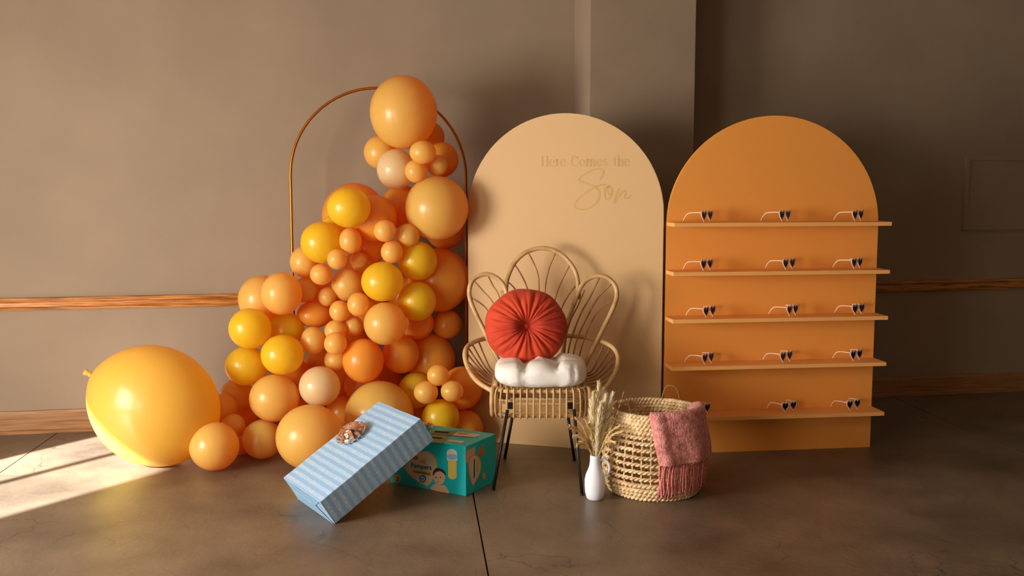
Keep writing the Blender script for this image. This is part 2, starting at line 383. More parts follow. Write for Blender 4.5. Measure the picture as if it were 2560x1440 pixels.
for st in SON:
    q = [pp(1330 + x / K, 370 + y / K) for x, y in st]; q = cr(q, 6); nn = len(q); vs = []; fs = []
    for i in range(nn):
        t = (q[min(i + 1, nn - 1)] - q[max(i - 1, 0)]).normalized(); s_2 = t.cross(pnn) * (.0046 + .0012 * abs(t.z))
        vs += [q[i] + s_2, q[i] - s_2]
        if i: fs.append((2 * i - 2, 2 * i - 1, 2 * i + 1, 2 * i))
    mb.add(vs, fs)
mb.build('gold_script', M['gold_ink'], peach, smooth=False)['label'] = 'gold script lettering'

# shelves
SHZ = []
for k, (pxl, pyl) in enumerate([(1685, 557.5), (1680, 681), (1676, 799.5), (1681, 918), (1676, 1046)]):
    z = 1.0
    fp = onplane(pxl, pyl, OL + on * .15, on); SHZ.append(fp.z)
for z in SHZ:
    c0 = OL + V((0, 0, z - .021)) + on * .0005; c1 = c0 + od * oW
    MB().prism([c0, c1, c1 + on * .15, c0 + on * .15], (0, 0, .021)).build('shelf', M['shelf'], orange, smooth=False, bevel=.0015)

# ------------------------------------------------------------------ sunglasses
def heart(cx, cz, w_, h_, n=28, k=1.0):
    out = []
    for i in range(n):
        t = 2 * PI * i / n
        x = 16 * math.sin(t) ** 3; z = 13 * math.cos(t) - 5 * math.cos(2 * t) - 2 * math.cos(3 * t) - math.cos(4 * t)
        out.append((cx + k * x / 32 * w_, cz + k * (z + 2.5) / 29 * h_))
    return out
def sunglasses():
    t = thing('sunglasses', '', 'sunglasses', (0, 0, 0), 'heart lens sunglasses on the orange shelves')
    cz = .034
    for sx in (-1, 1):
        o_ = heart(sx * .031, cz, .058, .062); i_ = heart(sx * .031, cz, .058, .062, k=.76); n = len(o_); mb = MB()
        vs = [(x, 0, z) for x, z in o_] + [(x, 0, z) for x, z in i_] + [(x, .005, z) for x, z in o_] + [(x, .005, z) for x, z in i_]
        fs = []
        for a in range(n):
            b = (a + 1) % n
            fs += [(a, b, n + b, n + a), (2 * n + a, 3 * n + a, 3 * n + b, 2 * n + b), (a, 2 * n + a, 2 * n + b, b), (n + a, n + b, 3 * n + b, 3 * n + a)]
        mb.add(vs, fs); mb.build('rim', M['frame'], t)
        l_ = heart(sx * .031, cz, .058, .062, k=.78)
        mb = MB(); mb.prism([(x, .0015, z) for x, z in l_], (0, .002, 0)); mb.build('lens', M['lens'], t, smooth=False)
        mb = MB(); mb.tube(cr([(sx * .058, .002, .052), (sx * .0615, .01, .053), (sx * .0615, .05, .052), (sx * .06, .082, .047), (sx * .056, .104, .028), (sx * .055, .116, .006)], 4), lambda u: .0034 - .0006 * u, 6)
        mb.build('temple', M['frame'], t)
    MB().tube([(-.008, .002, .045), (0, 0, .048), (.008, .002, .045)], .0026, 6).build('bridge', M['frame'], t)
    return t
G0 = sunglasses()
def dup(root):
    r = root.copy(); COL.objects.link(r)
    for ch in root.children:
        c = ch.copy(); COL.objects.link(c); c.parent = r
    return r
rows = ['top shelf', 'second shelf', 'third shelf', 'fourth shelf', 'bottom shelf']
colsn = ['at the left', 'in the middle', 'at the right end']
GX = [(1760, 1954, 2136), (1762, 1968, 2138), (1771, 1980, 2146), (1770, 1968, 2145), (1762, 1980, 2143)]
GR = [(44, 41, 38), (42, 37, 38), (41, 40, 33), (42, 37, 35), (36, 27, 28)]
src = list(G0.children)
for r_ in range(5):
    for c_ in range(3):
        g = G0 if (r_ == 0 and c_ == 0) else dup(G0)
        p = onplane(GX[r_][c_], 600, OL + on * .085, on); rz = math.radians(GR[r_][c_]) + math.atan2(od.y, od.x) * .5
        front = V((math.sin(rz), -math.cos(rz), 0))
        g.location = V((p.x, p.y, SHZ[r_] + .0005)) + front * .018; g.rotation_euler = (0, 0, rz)
        g['label'] = 'blush framed dark heart sunglasses %s of the %s' % (('at the left end', 'in the middle', 'at the right end')[c_], rows[r_])

# ------------------------------------------------------------------ gold hoop stand
hy0 = 5.86
hl = ground(741, 1096); hr = WP(0, 0, 0)
hl = aty(741, 1092, 5.98); hl.z = 0
hrr = aty(1166, 700, 6.14); hrr.z = 0
hd = (hrr - hl).normalized(); hW = (hrr - hl).length; hR = hW / 2
ztop = aty(950, 220, 6.06).z
hoop = thing('hoop_stand', 'tall thin gold arch hoop standing behind the balloon garland', 'arch stand', hl + (hrr - hl) / 2)
pts = [hl + V((0, 0, z)) for z in (.012, .4, .8, 1.2)]
zc = ztop - hR
for k in range(33): a = PI - PI * k / 32; pts.append(hl + hd * (hR + hR * math.cos(a)) + V((0, 0, zc + hR * math.sin(a))))
pts += [hrr + V((0, 0, z)) for z in (1.2, .8, .4, .012)]
MB().tube(pts, .0085, 10).build('hoop', M['gold'], hoop)
for P_ in (hl, hrr):
    q = P_; hn = V((hd.y, -hd.x, 0))
    MB().box((q.x, q.y, .005), (.03, .3, .01)).build('foot', M['gold'], hoop, smooth=False)

# ------------------------------------------------------------------ balloons
def balloon_mesh(name, seg=40, rings=26):
    """unit balloon, neck on +Y"""
    vs = []; fs = []
    prof = []
    for i in range(rings + 1):
        a = PI * i / rings; r = math.sin(a); y = -math.cos(a)
        if a > PI * .62:
            u = (a - PI * .62) / (PI * .38); y += .07 * u ** 2; r *= 1 - .10 * u ** 1.5
        prof.append((r, y))
    prof[-1] = (.028, 1.07); prof += [(.022, 1.085), (.045, 1.10), (.04, 1.125), (.03, 1.13), (.06, 1.19), (.052, 1.192), (0.0, 1.15)]
    prof[0] = (0.0005, -1.0)
    for r, y in prof:
        for k in range(seg): a = 2 * PI * k / seg; vs.append(V((r * math.cos(a), y, r * math.sin(a))))
    for i in range(len(prof) - 1):
        for k in range(seg): fs.append((i * seg + k, i * seg + (k + 1) % seg, (i + 1) * seg + (k + 1) % seg, (i + 1) * seg + k))
    mb = MB(); mb.add(vs, fs); me = mb.mesh(name); bm = bmesh.new(); bm.from_mesh(me); bmesh.ops.remove_doubles(bm, verts=bm.verts, dist=.002); bmesh.ops.recalc_face_normals(bm, faces=bm.faces); bm.to_mesh(me); bm.free()
    for p in me.polygons: p.use_smooth = True
    return me
BM = {k: balloon_mesh('balloon') for k in 'PWYO'}
for k in BM: BM[k].materials.append(M[k])
# px, py, rx, ry, colour, layer, label
BL = [
(1009,281,83,90,'P',2,'very large peach balloon crowning the top of the garland'),
(1077,342,34,36,'O',4,'shaded peach balloon peeking out behind the right of the crowning balloon'),
(951,381,41,42,'P',3,'medium peach balloon under the left side of the crowning balloon'),
(990,423,48,50,'W',2,'pale blush balloon just below the crowning balloon'),
(1057,381,33,29,'P',0,'small peach balloon tucked under the lower right of the crowning balloon'),
(1040,428,28,29,'P',.5,'small peach balloon against the right side of the upper pale blush balloon'),
(1094,414,26,26,'P',1.5,'small peach balloon in front of the upper right medium balloon'),
(1103,399,43,44,'O',3,'medium shaded peach balloon at the right edge below the crowning balloon'),
(1092,520,79,80,'P',1,'very large peach balloon on the upper right beside the hoop'),
(1004,516,52,54,'O',4,'shaded peach balloon wedged left of the very large upper right balloon'),
(1112,575,49,48,'O',4,'shaded balloon under the very large upper right balloon'),
(886,540,80,82,'O',4,'large shaded peach balloon behind the topmost yellow balloon'),
(872,519,54,50,'Y',1,'topmost yellow balloon, in front of a large shaded peach one'),
(936,546,57,58,'O',2.2,'shaded peach balloon right of the topmost yellow balloon'),
(838,573,36,37,'Y',3.2,'yellow balloon mostly hidden between the two upper yellow ones'),
(804,606,52,52,'Y',1,'yellow balloon at the upper left edge beside the hoop leg'),
(876,602,28,33,'P',0,'small peach balloon below the topmost yellow balloon'),
(843,648,25,26,'P',0,'small peach balloon at the lower right of the upper left yellow balloon'),
(898,650,22,20,'P',1.2,'tiny peach balloon right of the one below the upper left yellow balloon'),
(922,612,50,50,'O',2.8,'shaded balloon behind the small ones in the upper middle'),
(962,577,28,28,'P',0,'small peach balloon left of the very large upper right balloon'),
(1020,589,30,30,'P',0,'small peach balloon overlapping the bottom left of the very large upper right balloon'),
(980,630,28,29,'P',0,'small peach balloon left of the upper right yellow balloon'),
(1044,652,49,49,'Y',1,'yellow balloon below the very large upper right balloon'),
(956,704,53,50,'Y',0,'frontmost yellow balloon in the middle of the garland'),
(1043,753,48,50,'Y',1,'lower yellow balloon on the right side of the garland'),
(1097,700,78,80,'O',3,'very large shaded peach balloon on the right edge beside the peach board'),
(1118,811,37,37,'O',4,'small shaded peach balloon under the very large right edge balloon'),
(1042,808,43,42,'O',3,'shaded peach balloon below the lower right yellow balloon'),
(963,809,54,54,'P',0,'large glossy peach balloon below the frontmost yellow balloon'),
(1002,885,47,49,'O',2,'shaded peach balloon below right of the large glossy middle one'),
(1077,900,62,66,'O',4,'big shaded peach balloon low on the right edge'),
(908,902,52,56,'O',1,'shaded peach balloon below left of the large glossy middle one'),
(845,955,60,60,'O',4,'shaded peach balloon hidden between the pale blush and lower shaded peach balloons'),
(955,955,52,52,'O',4.5,'shaded peach balloon hidden above the low wide peach balloon'),
(896,761,28,30,'P',0,'small peach balloon left below the frontmost yellow balloon'),
(849,778,26,27,'P',1,'small peach balloon in the centre, left of a slightly larger one'),
(884,817,25,27,'P',1.4,'small peach balloon left of the large glossy middle one'),
(839,827,28,27,'P',1,'small peach balloon, upper one of a vertical stack of three'),
(839,859,29,29,'P',0,'small peach balloon, middle one of a vertical stack of three'),
(840,900,30,29,'P',1,'small peach balloon, lowest one of a vertical stack of three'),
(783,851,31,35,'P',1,'peach balloon right of the lower middle yellow balloon'),
(803,686,28,27,'P',1,'small peach balloon below the upper left yellow balloon'),
(764,724,33,31,'P',1.2,'peach balloon right of the large balloon pair on the left'),
(818,742,23,24,'P',2,'tiny peach balloon in the left centre cluster'),
(870,712,42,42,'P',2.2,'medium peach balloon left of the frontmost yellow balloon'),
(788,785,46,34,'O',2.2,'wide shaded peach balloon left of centre above the small stack'),
(762,655,37,40,'P',2,'peach balloon at the left edge where the hoop leg disappears'),
(654,748,58,60,'P',2.4,'large peach balloon at the left edge above the wooden rail'),
(704,734,51,54,'P',1,'large peach balloon overlapping the left edge one beside the rail'),
(625,821,53,51,'Y',0,'yellow balloon sticking out on the left edge just below the rail'),
(715,825,46,44,'Y',2,'yellow balloon behind, between two front yellow ones on the left'),
(706,887,54,51,'Y',0,'lower middle yellow balloon in the left cluster'),
(617,915,54,50,'Y',1,'lowest yellow balloon on the left edge'),
(686,995,63,60,'P',0,'large glossy peach balloon below the left yellow cluster'),
(799,966,52,51,'W',0,'pale blush balloon low in the middle'),
(592,988,42,42,'P',2.2,'peach balloon under the lowest left yellow balloon'),
(557,1020,37,37,'P',1,'small peach balloon touching the giant yellow balloon'),
(614,1030,40,40,'O',3,'shaded peach balloon behind the small ones near the giant yellow balloon'),
(583,1064,31,30,'P',0,'small peach balloon between the giant yellow one and the garland foot'),
(656,1098,51,50,'P',1,'peach balloon on the floor left of the big egg shaped one'),
(600,1112,37,37,'O',2,'shaded peach balloon on the floor behind the leftmost foot balloon'),
(536,1127,62,62,'P',0,'peach balloon resting on the floor at the left foot of the garland'),
(776,1101,87,83,'P',.5,'very large peach balloon on the floor behind the blue gift'),
(948,1040,88,90,'P',1.5,'very large peach balloon rising behind the upper end of the blue gift'),
(1040,976,45,46,'Y',2.4,'yellow balloon in the low right cluster, behind small peach ones'),
(1065,981,31,29,'P',0,'small peach balloon, left one of three above the diaper carton'),
(1095,938,28,27,'P',0,'small peach balloon, top one of three above the diaper carton'),
(1130,978,29,27,'P',0,'small peach balloon, right one of three above the diaper carton'),
(1155,970,52,55,'O',2.2,'shaded peach balloon beside the chair, behind three small peach ones'),
(1102,1042,48,45,'Y',1,'yellow balloon just above the diaper carton'),
(1163,1070,46,46,'O',2,'shaded peach balloon on the floor behind the diaper carton'),
(1016,1036,46,46,'O',3,'shaded peach balloon behind the upper right corner of the gift'),
(725,940,50,50,'O',3.4,'shaded peach balloon hidden behind the lower middle yellow balloon'),
(740,1035,42,42,'O',3,'shaded peach balloon hidden above the very large floor balloon'),
(870,860,56,56,'O',4,'shaded peach balloon hidden behind the small stack of three'),
(905,960,48,48,'O',3.6,'shaded peach balloon glimpsed above the low wide peach balloon'),
(858,1030,44,44,'O',3.4,'shaded peach balloon low between the two very large peach ones by the gift'),
(828,742,48,48,'O',4.4,'shaded peach balloon glimpsed behind the tiny peach balloon of the left centre cluster'),
(912,775,50,50,'O',4.4,'shaded peach balloon glimpsed under the frontmost yellow balloon'),
(800,912,42,42,'O',4.2,'shaded peach balloon glimpsed just above the low pale blush balloon'),
(905,668,46,46,'O',4.4,'shaded peach balloon glimpsed left above the frontmost yellow balloon'),
(1015,740,50,50,'O',4.4,'shaded peach balloon glimpsed between the three right hand yellow balloons'),
]
cs = []
for (x, y, rx, ry, c, L_, lb) in BL:
    r = (rx + ry) / 2 / F
    t_ = max(0, min(1, (y - 600) / 500)); dm = 5.52 - .14 * t_ + .085 * L_
    if x > 1000: dm += .06
    if y < 480: dm += .0
    dmax = H / (((y - 460) / F) + r) if y > 880 else 9
    dmax = min(dmax, 5.99 - r * 5.9 + .15 * (x - 741) / 425)
    cs.append([x, y, r, min(dm, dmax), dmax, L_])
for it in range(60):                                      # settle: rear balloons give way, slight squash allowed
    for i in range(len(cs)):
        for j in range(i + 1, len(cs)):
            a, b = cs[i], cs[j]
            if a[5] > b[5]: a, b = b, a
            pa = aty(a[0], a[1], a[3]); pb = aty(b[0], b[1], b[3]); ra = a[2] * a[3]; rb = b[2] * b[3]
            need = (ra + rb) * .92; dd = (pa - pb).length
            if dd < need:
                mv = (need - dd) * .3
                a[3] -= mv * .35; b[3] = min(b[3] + mv, b[4]); a[3] = max(a[3], 4.98)
for k, ((x, y, rx, ry, c, L_, lb), q) in enumerate(zip(BL, cs)):
    Y_ = q[3]; P_ = aty(x, y, Y_); s1, s2 = rx * Y_ / F, ry * Y_ / F
    # follow the floor: never sink
    if P_.z < s2: P_.z = s2 + .001
    o = bpy.data.objects.new('balloon', BM[c]); COL.objects.link(o); o.location = P_
    o.scale = (s1, (s1 + s2) / 2, s2); yaw = math.atan2(P_.x, P_.y)
    o.rotation_euler = (random.uniform(-.25, .25), 0, -yaw + random.uniform(-.25, .25))
    tag(o, lb, 'balloon', 'balloons of the peach and yellow garland')
# giant balloon
gy = 5.26; gP = aty(386, 1020, gy); g1, g2 = 165 * gy / F, 152 * gy / F; gP.z = max(gP.z, g2)
me = balloon_mesh('balloon', 64, 44); me.materials.append(M['B'])
big = bpy.data.objects.new('balloon', me); COL.objects.link(big); big.location = gP; big.scale = (g2 * .88, g1 * 1.02, g2)
kd = V((-.92, .1, .42)).normalized(); big.rotation_euler = kd.to_track_quat('Y', 'Z').to_euler()
tag(big, 'giant golden yellow balloon on the floor at far left', 'balloon')

# ------------------------------------------------------------------ diaper carton
cA, cB, cC = ground(985, 1208), ground(1165, 1241), ground(1214, 1199)
fd = (cB - cA).normalized(); cA = cA - fd * .02; fn = V((fd.y, -fd.x, 0)); depth = (cC - cB).dot(-fn); cD_ = cB - fn * depth
hB = .246
cart = thing('diaper_carton', 'turquoise diaper carton on the floor under the raised end of the gift', 'box', (cA + cB) / 2)
MB().prism([cA, cB, cB - fn * depth, cA - fn * depth], (0, 0, hB)).build('carton', M['cyan'], cart, smooth=False, bevel=.003)
def crop(p): return (960 + p[0] / 7.2, 1060 + p[1] / 7.2)
sdn = fd
def decal(name, pl, poly, m, k=1, label=None):
    P0, n_ = pl; mb = MB(); pts = [onplane(*crop(q), P0, n_) + n_ * (.0006 * k) for q in poly]
    mb.add(pts, [tuple(range(len(pts)))]); o = mb.build(name, m, cart, smooth=False)
    if label: o['label'] = label
    return o
def circ(cx, cy, rx, ry, n=24, a0=0, a1=360): return [(cx + rx * math.cos(math.radians(a0 + (a1 - a0) * i / n)), cy + ry * math.sin(math.radians(a0 + (a1 - a0) * i / n))) for i in range(n)]
def smooth2(pts, n=5): return [(p.x, p.y) for p in cr([V((a, b, 0)) for a, b in pts], n, True)]
FR = (cA, fn); SD = (cB, sdn); TP = (V((0, 0, hB)), V((0, 0, 1)))
hp = [(480, 640), (560, 540), (700, 490), (830, 505), (920, 590), (960, 720), (940, 860), (890, 1000), (780, 1120), (690, 1085), (560, 1010), (440, 900), (370, 800), (410, 700)]
decal('heart_border', FR, smooth2(hp), M['goldp'], 1)
cx_, cy_ = 680, 800
decal('heart_emblem', FR, smooth2([(cx_ + (a - cx_) * .93, cy_ + (b - cy_) * .93) for a, b in hp]), M['cream'], 2)
decal('gold_banner', FR, smooth2([(525, 815), (690, 840), (845, 880), (835, 935), (690, 905), (520, 870)], 3), M['goldp'], 3)
decal('number_disc', FR, circ(245, 985, 62, 72), M['goldp'], 1)
decal('seal_ring', FR, circ(700, 985, 60, 68), M['tealt'], 3); decal('seal_center', FR, circ(700, 985, 44, 50), M['bluep'], 4)
decal('seal_check', FR, [(672, 985), (692, 1008), (735, 962), (728, 952), (692, 990), (680, 974)], M['tealt'], 5)
decal('crown_mark', FR, [(655, 700), (660, 640), (690, 660), (705, 615), (735, 640), (750, 610), (755, 710)], M['goldp'], 3)
decal('flower_mark', FR, smooth2([(520, 590), (570, 570), (620, 600), (600, 650), (540, 640)], 3), M['orangep'], 3)
decal('indicator_tip', FR, smooth2([(1130, 560), (1140, 480), (1200, 450), (1270, 460), (1310, 510), (1320, 600), (1310, 665), (1150, 660)], 4), M['whitep'], 1)
decal('indicator_band', FR, smooth2([(1135, 555), (1220, 540), (1318, 565), (1318, 620), (1225, 640), (1140, 610)], 3), M['bluep'], 2)
decal('indicator_strip', FR, [(1155, 655), (1310, 670)] + circ(1235, 930, 77, 66, 16, 0, 190)[:], M['yel'], 2)
decal('baby_shoulders', FR, smooth2([(860, 1180), (880, 1110), (930, 1080), (1010, 1100), (1090, 1100), (1140, 1160), (1160, 1242)], 3), M['skin'], 2)
decal('baby_head', FR, circ(1000, 950, 108, 142), M['skin'], 3)
decal('baby_hair', FR, smooth2([(888, 940), (890, 850), (950, 790), (1030, 800), (1100, 860), (1112, 930), (1080, 890), (1020, 850), (950, 860), (915, 890)], 3), M['hair'], 4)
for ex_ in (945, 1022): decal('baby_eye', FR, circ(ex_, 960, 14, 11, 10), M['hair'], 5)
decal('baby_nose', FR, circ(975, 1000, 8, 8, 8), M['orangep'], 5)
decal('baby_mouth', FR, circ(975, 1040, 28, 9, 12), M['orangep'], 5)
# side face
sh = [(1560, 580), (1640, 555), (1720, 620), (1750, 730), (1730, 880), (1660, 1020), (1600, 1115), (1560, 1020), (1520, 860), (1512, 700)]
decal('heart_border', SD, smooth2(sh), M['goldp'], 1)
decal('heart_emblem', SD, smooth2([(1628 + (a - 1628) * .88, 820 + (b - 820) * .92) for a, b in sh]), M['cream'], 2)
decal('side_photo', SD, [(1462, 500), (1640, 400), (1640, 540), (1540, 600), (1500, 700), (1462, 700)], M['skin'], 1)
decal('side_photo', SD, [(1690, 470), (1800, 380), (1800, 560), (1700, 590)], M['orangep'], 1)
decal('number_disc', SD, circ(1795, 935, 28, 62), M['goldp'], 1)
decal('side_text_bar', SD, [(1610, 640), (1632, 625), (1632, 950), (1610, 980)], M['tealt'], 3); decal('side_text_bar', SD, [(1665, 630), (1690, 615), (1690, 850), (1665, 870)], M['goldp'], 3)
# top face
decal('top_panel', TP, [(850, 120), (1330, 120), (1060, 350), (840, 330)], M['olive'], 1)
decal('top_panel', TP, [(1230, 200), (1330, 145), (1760, 185), (1620, 245)], M['cream'], 1)
decal('top_label', TP, [(1330, 160), (1560, 175), (1480, 200), (1300, 185)], M['orangep'], 2)
decal('top_label', TP, [(1140, 310), (1180, 290), (1450, 310), (1400, 350)], M['cream'], 2)
decal('handle_slot', TP, [(890, 155), (930, 125), (1190, 150), (1150, 172)], M['blackp'], 3)
decal('handle_slot', TP, [(850, 255), (880, 235), (1050, 255), (1015, 275)], M['blackp'], 3)
decal('flap_seam', TP, [(850, 178), (1700, 250), (1700, 256), (850, 186)], M['tealt'], 4)
def text_mesh(body, O, U, Wv, m, parent, name):
    cu = bpy.data.curves.new(name, 'FONT'); cu.body = body; cu.size = 1.0; cu.resolution_u = 3; cu.offset = .018
    to = bpy.data.objects.new(name, cu); COL.objects.link(to)
    dg = bpy.context.evaluated_depsgraph_get(); me = bpy.data.meshes.new_from_object(to.evaluated_get(dg))
    bpy.data.objects.remove(to); x1 = max(v.co.x for v in me.vertices)
    org = parent_loc(parent)
    for v in me.vertices: v.co = O + U * (v.co.x / x1) + Wv * (v.co.y / .7) - org
    me.materials.clear()
    return link(name, me, m, parent, False)
def cpt(x, y, pl=FR, k=4): return onplane(*crop((x, y)), *pl) + pl[1] * .0006 * k
text_mesh('Pampers', cpt(485, 772), cpt(862, 828) - cpt(485, 772), cpt(485, 690) - cpt(485, 772), M['tealt'], cart, 'brand_lettering')
text_mesh('swaddlers', cpt(545, 862, k=5), cpt(825, 912) - cpt(545, 862), cpt(545, 832) - cpt(545, 862), M['hair'], cart, 'banner_lettering')
text_mesh('2', cpt(222, 1020), cpt(272, 1030) - cpt(222, 1020), cpt(222, 945) - cpt(222, 1020), M['hair'], cart, 'number_lettering')

# ------------------------------------------------------------------ gift box
gx, gyy, ga, gb, gL, gW, gT = -.7848, 4.2988, .5834, -.548, .5894, .4439, .132
R = Matrix.Rotation(ga, 3, 'Z') @ Matrix.Rotation(gb, 3, 'Y')
gO = V((gx, gyy, .001)); gu, gw, gt = R @ V((1, 0, 0)), R @ V((0, 1, 0)), R @ V((0, 0, 1))
gift = thing('gift_box', 'pale blue striped wrapped gift leaning on the turquoise carton', 'gift', gO)
def gp(a, b, c): return gO + gu * a + gw * b + gt * c
def quad_uv(name, P, UV, m, parent):
    pass
me = bpy.data.meshes.new('wrapped_body')
fcs = [([(0, 0, gT), (gL, 0, gT), (gL, gW, gT), (0, gW, gT)], 'xy'), ([(0, 0, 0), (gL, 0, 0), (gL, 0, gT), (0, 0, gT)], 'xz'), ([(0, gW, 0), (gL, gW, 0), (gL, gW, gT), (0, gW, gT)], 'xz'),
       ([(0, 0, 0), (gL, 0, 0), (gL, gW, 0), (0, gW, 0)], 'xy'), ([(0, 0, 0), (0, gW, 0), (0, gW, gT), (0, 0, gT)], 'zy'), ([(gL, 0, 0), (gL, gW, 0), (gL, gW, gT), (gL, 0, gT)], 'zy')]
bm = bmesh.new(); uvl = bm.loops.layers.uv.new('UVMap')
vm = {}
for P, ax in fcs:
    f_ = bm.faces.new([vm.setdefault(p, bm.verts.new(p)) if p not in vm else vm[p] for p in P])
bmesh.ops.subdivide_edges(bm, edges=bm.edges[:], cuts=6, use_grid_fill=True)
bm.normal_update()
for f_ in bm.faces:
    n_ = f_.normal
    for l in f_.loops:
        c = l.vert.co
        l[uvl].uv = (c.x, c.y) if abs(n_.z) > .5 else ((c.x, c.z + gW) if abs(n_.y) > .5 else (c.z, c.y))
for v in bm.verts:
    c = v.co.copy(); k = .0016 * noise.noise(c * 14); e_ = 0
    v.co += V((k, k * .8, k))
bmesh.ops.recalc_face_normals(bm, faces=bm.faces)
bm.to_mesh(me); bm.free()
for v in me.vertices: v.co = gu * v.co.x + gw * v.co.y + gt * v.co.z
gb_o = link('wrapped_body', me, M['paper'], gift, False)
bv = gb_o.modifiers.new('b', 'BEVEL'); bv.width = .003; bv.segments = 2; bv.limit_method = 'ANGLE'; bv.angle_limit = .7
# folded triangular flaps at the low end and tape seam
M['paper_plain'] = mat('blue gift paper fold', (140, 178, 208), .45)
e = -.002
MB().prism([gp(e, .01, gT - .002), gp(e, gW - .01, gT - .002), gp(e, gW * .62, gT * .34), gp(e, gW * .38, gT * .34)], gu * -.0012).build('end_fold', M['paper_plain'], gift, smooth=False)
MB().prism([gp(e - .0014, .01, .003), gp(e - .0014, gW - .01, .003), gp(e - .0014, gW * .7, gT * .55), gp(e - .0014, gW * .3, gT * .55)], gu * -.0012).build('end_fold', M['paper_plain'], gift, smooth=False)
def bow(name, center, up, rad, parent, m, n1=11, standalone=None):
    up = up.normalized(); a_ = up.cross(V((0, 0, 1)) if abs(up.z) < .9 else V((1, 0, 0))).normalized(); b_ = up.cross(a_)
    for layer, (cnt, ln, el) in enumerate(((n1, rad, .32), (n1 - 2, rad * .82, .75), (5, rad * .5, 1.25))):
        for k in range(cnt):
            th = 2 * PI * (k + .4 * layer) / cnt + random.uniform(-.12, .12); dr = a_ * math.cos(th) + b_ * math.sin(th); sd = up.cross(dr)
            ax = dr * math.cos(el) + up * math.sin(el); nrm = ax.cross(sd).normalized()
            base = center + up * (.004 + .004 * layer); mb = MB(); vs = []; fs = []; n_ = 14; wd = rad * .21
            for i in range(n_ + 1):
                u = i / n_; ang = 2 * PI * u
                q = base + ax * (ln * (.5 - .5 * math.cos(ang))) + nrm * (ln * .24 * math.sin(ang))
                wk = wd * (.35 + .65 * math.sin(PI * u))
                vs += [q + sd * wk / 2 * 1.0, q - sd * wk / 2]
                if i: fs.append((2 * i - 2, 2 * i - 1, 2 * i + 1, 2 * i))
            mb.add(vs, fs); mb.build('ribbon_loop', m, parent)
bc = onplane(884, 1092, gp(0, 0, gT), gt)
bw = MB().lathe([(0.0, 0), (.012, 0), (.012, .004), (0, .004)], 12)
bwo = link('bow', MB().add([bc - gO + gu * (.014 * math.cos(a)) + gw * (.014 * math.sin(a)) + gt * h_ for h_ in (0, .004) for a in [2 * PI * i / 12 for i in range(12)]],
      [tuple(range(12)), tuple(range(12, 24))] + [(i, (i + 1) % 12, 12 + (i + 1) % 12, 12 + i) for i in range(12)]).mesh('bow'), M['bow'], gift, False)
bwo['label'] = 'rose gold ribbon bow'
bow('bow', bc, gt, .082, bwo, M['bow'], 14)
b2 = ground(1068, 1072, hB)
bt = thing('gift_bow', 'dark rose gold ribbon bow behind the raised corner of the gift', 'bow', b2)
bow('b2', b2, V((0, 0, 1)), .045, bt, M['bow'], 9)
for q_, lx in ((gift, 0), (bt, 0)): pass

# ------------------------------------------------------------------ rattan chair
def C5(X_, Y_, y): return aty(1130 + X_ / 3.2, 600 + Y_ / 3.2, y)
ch_c = V((.123, 5.08, 0))
chair = thing('rattan_chair', 'rattan petal back chair with black metal legs in front of the peach board', 'chair', ch_c)
# seat band
sfy, sby, shw = 4.86, 5.34, .232
scx = aty(1351.5, 1010, 4.9).x
def seat_path(inset=0, n=10, z=0):
    hw = shw - inset; y0, y1 = sfy + inset, sby - inset; r = .09 - inset * .5; out = []
    for cx, cy, a0 in ((scx + hw - r, y0 + r, -90), (scx + hw - r, y1 - r, 0), (scx - hw + r, y1 - r, 90), (scx - hw + r, y0 + r, 180)):
        for k in range(n): a = math.radians(a0 + 90 * k / (n - 1)); out.append(V((cx + r * math.cos(a), cy + r * math.sin(a), z)))
    return out
zt_ = aty(1350, 980, sfy).z; zb_ = aty(1350, 1040, sfy).z
for z_, r_ in ((zt_, .0105), (zb_, .0105), ((zt_ + zb_) / 2 + .012, .006)):
    MB().tube(seat_path(.008, z=z_), r_, 8, closed=True).build('seat_rail', M['rattan'], chair)
# flat woven core inside the band
mb = MB(); pa = seat_path(.018, z=0); n_ = len(pa)
mb.add([p + V((0, 0, z)) for z in (zb_ + .012, (zt_ + zb_) / 2 - .008) for p in pa], [(i, (i + 1) % n_, n_ + (i + 1) % n_, n_ + i) for i in range(n_)])
mb.build('seat_band', M['rattan'], chair)
# vertical rods around the band
path = seat_path(-.004); per = []; tot = 0
for i in range(len(path)): per.append(tot); tot += (path[(i + 1) % len(path)] - path[i]).length
nr = 54
def along(s):
    s %= tot
    for i in range(len(path)):
        a, b = path[i], path[(i + 1) % len(path)]; l = (b - a).length
        if per[i] <= s <= per[i] + l + 1e-9: return a.lerp(b, (s - per[i]) / max(l, 1e-9)), (b - a).normalized() if l > 1e-6 else None
    return path[0], V((1, 0, 0))
cs_ = V((scx, (sfy + sby) / 2, 0))
rodm = MB().tube(cr([(0, -.0, 0), (0, .012, .002), (0, .02, .02), (0, .022, .06), (0, .019, .105), (0, .010, .125), (0, -.006, .127)], 3), .0046, 6).mesh('rod')
hgt = (zt_ - zb_) + .024
for k in range(nr):
    p, t = along(tot * (k + .5) / nr)
    q = along(tot * (k + .5) / nr + .01)[0]; tt = (q - p).normalized(); nn_ = V((tt.y, -tt.x, 0))
    o = link('rod', rodm, M['rattan'], chair); o.location = V((p.x - nn_.x * .012, p.y - nn_.y * .012, zb_ - .012)) - ch_c
    o.rotation_euler = (0, 0, math.atan2(-nn_.x, nn_.y)); o.scale = (1, 1, hgt / .127)
# seat deck slats
mb = MB()
for k in range(15):
    x = scx - .2 + .4 * k / 14; mb.tube([(x, sfy + .02, zt_ + .006), (x, sby - .02, zt_ + .006)], .006, 6)
mb.build('seat_deck', M['rattan'], chair, kind='stuff')
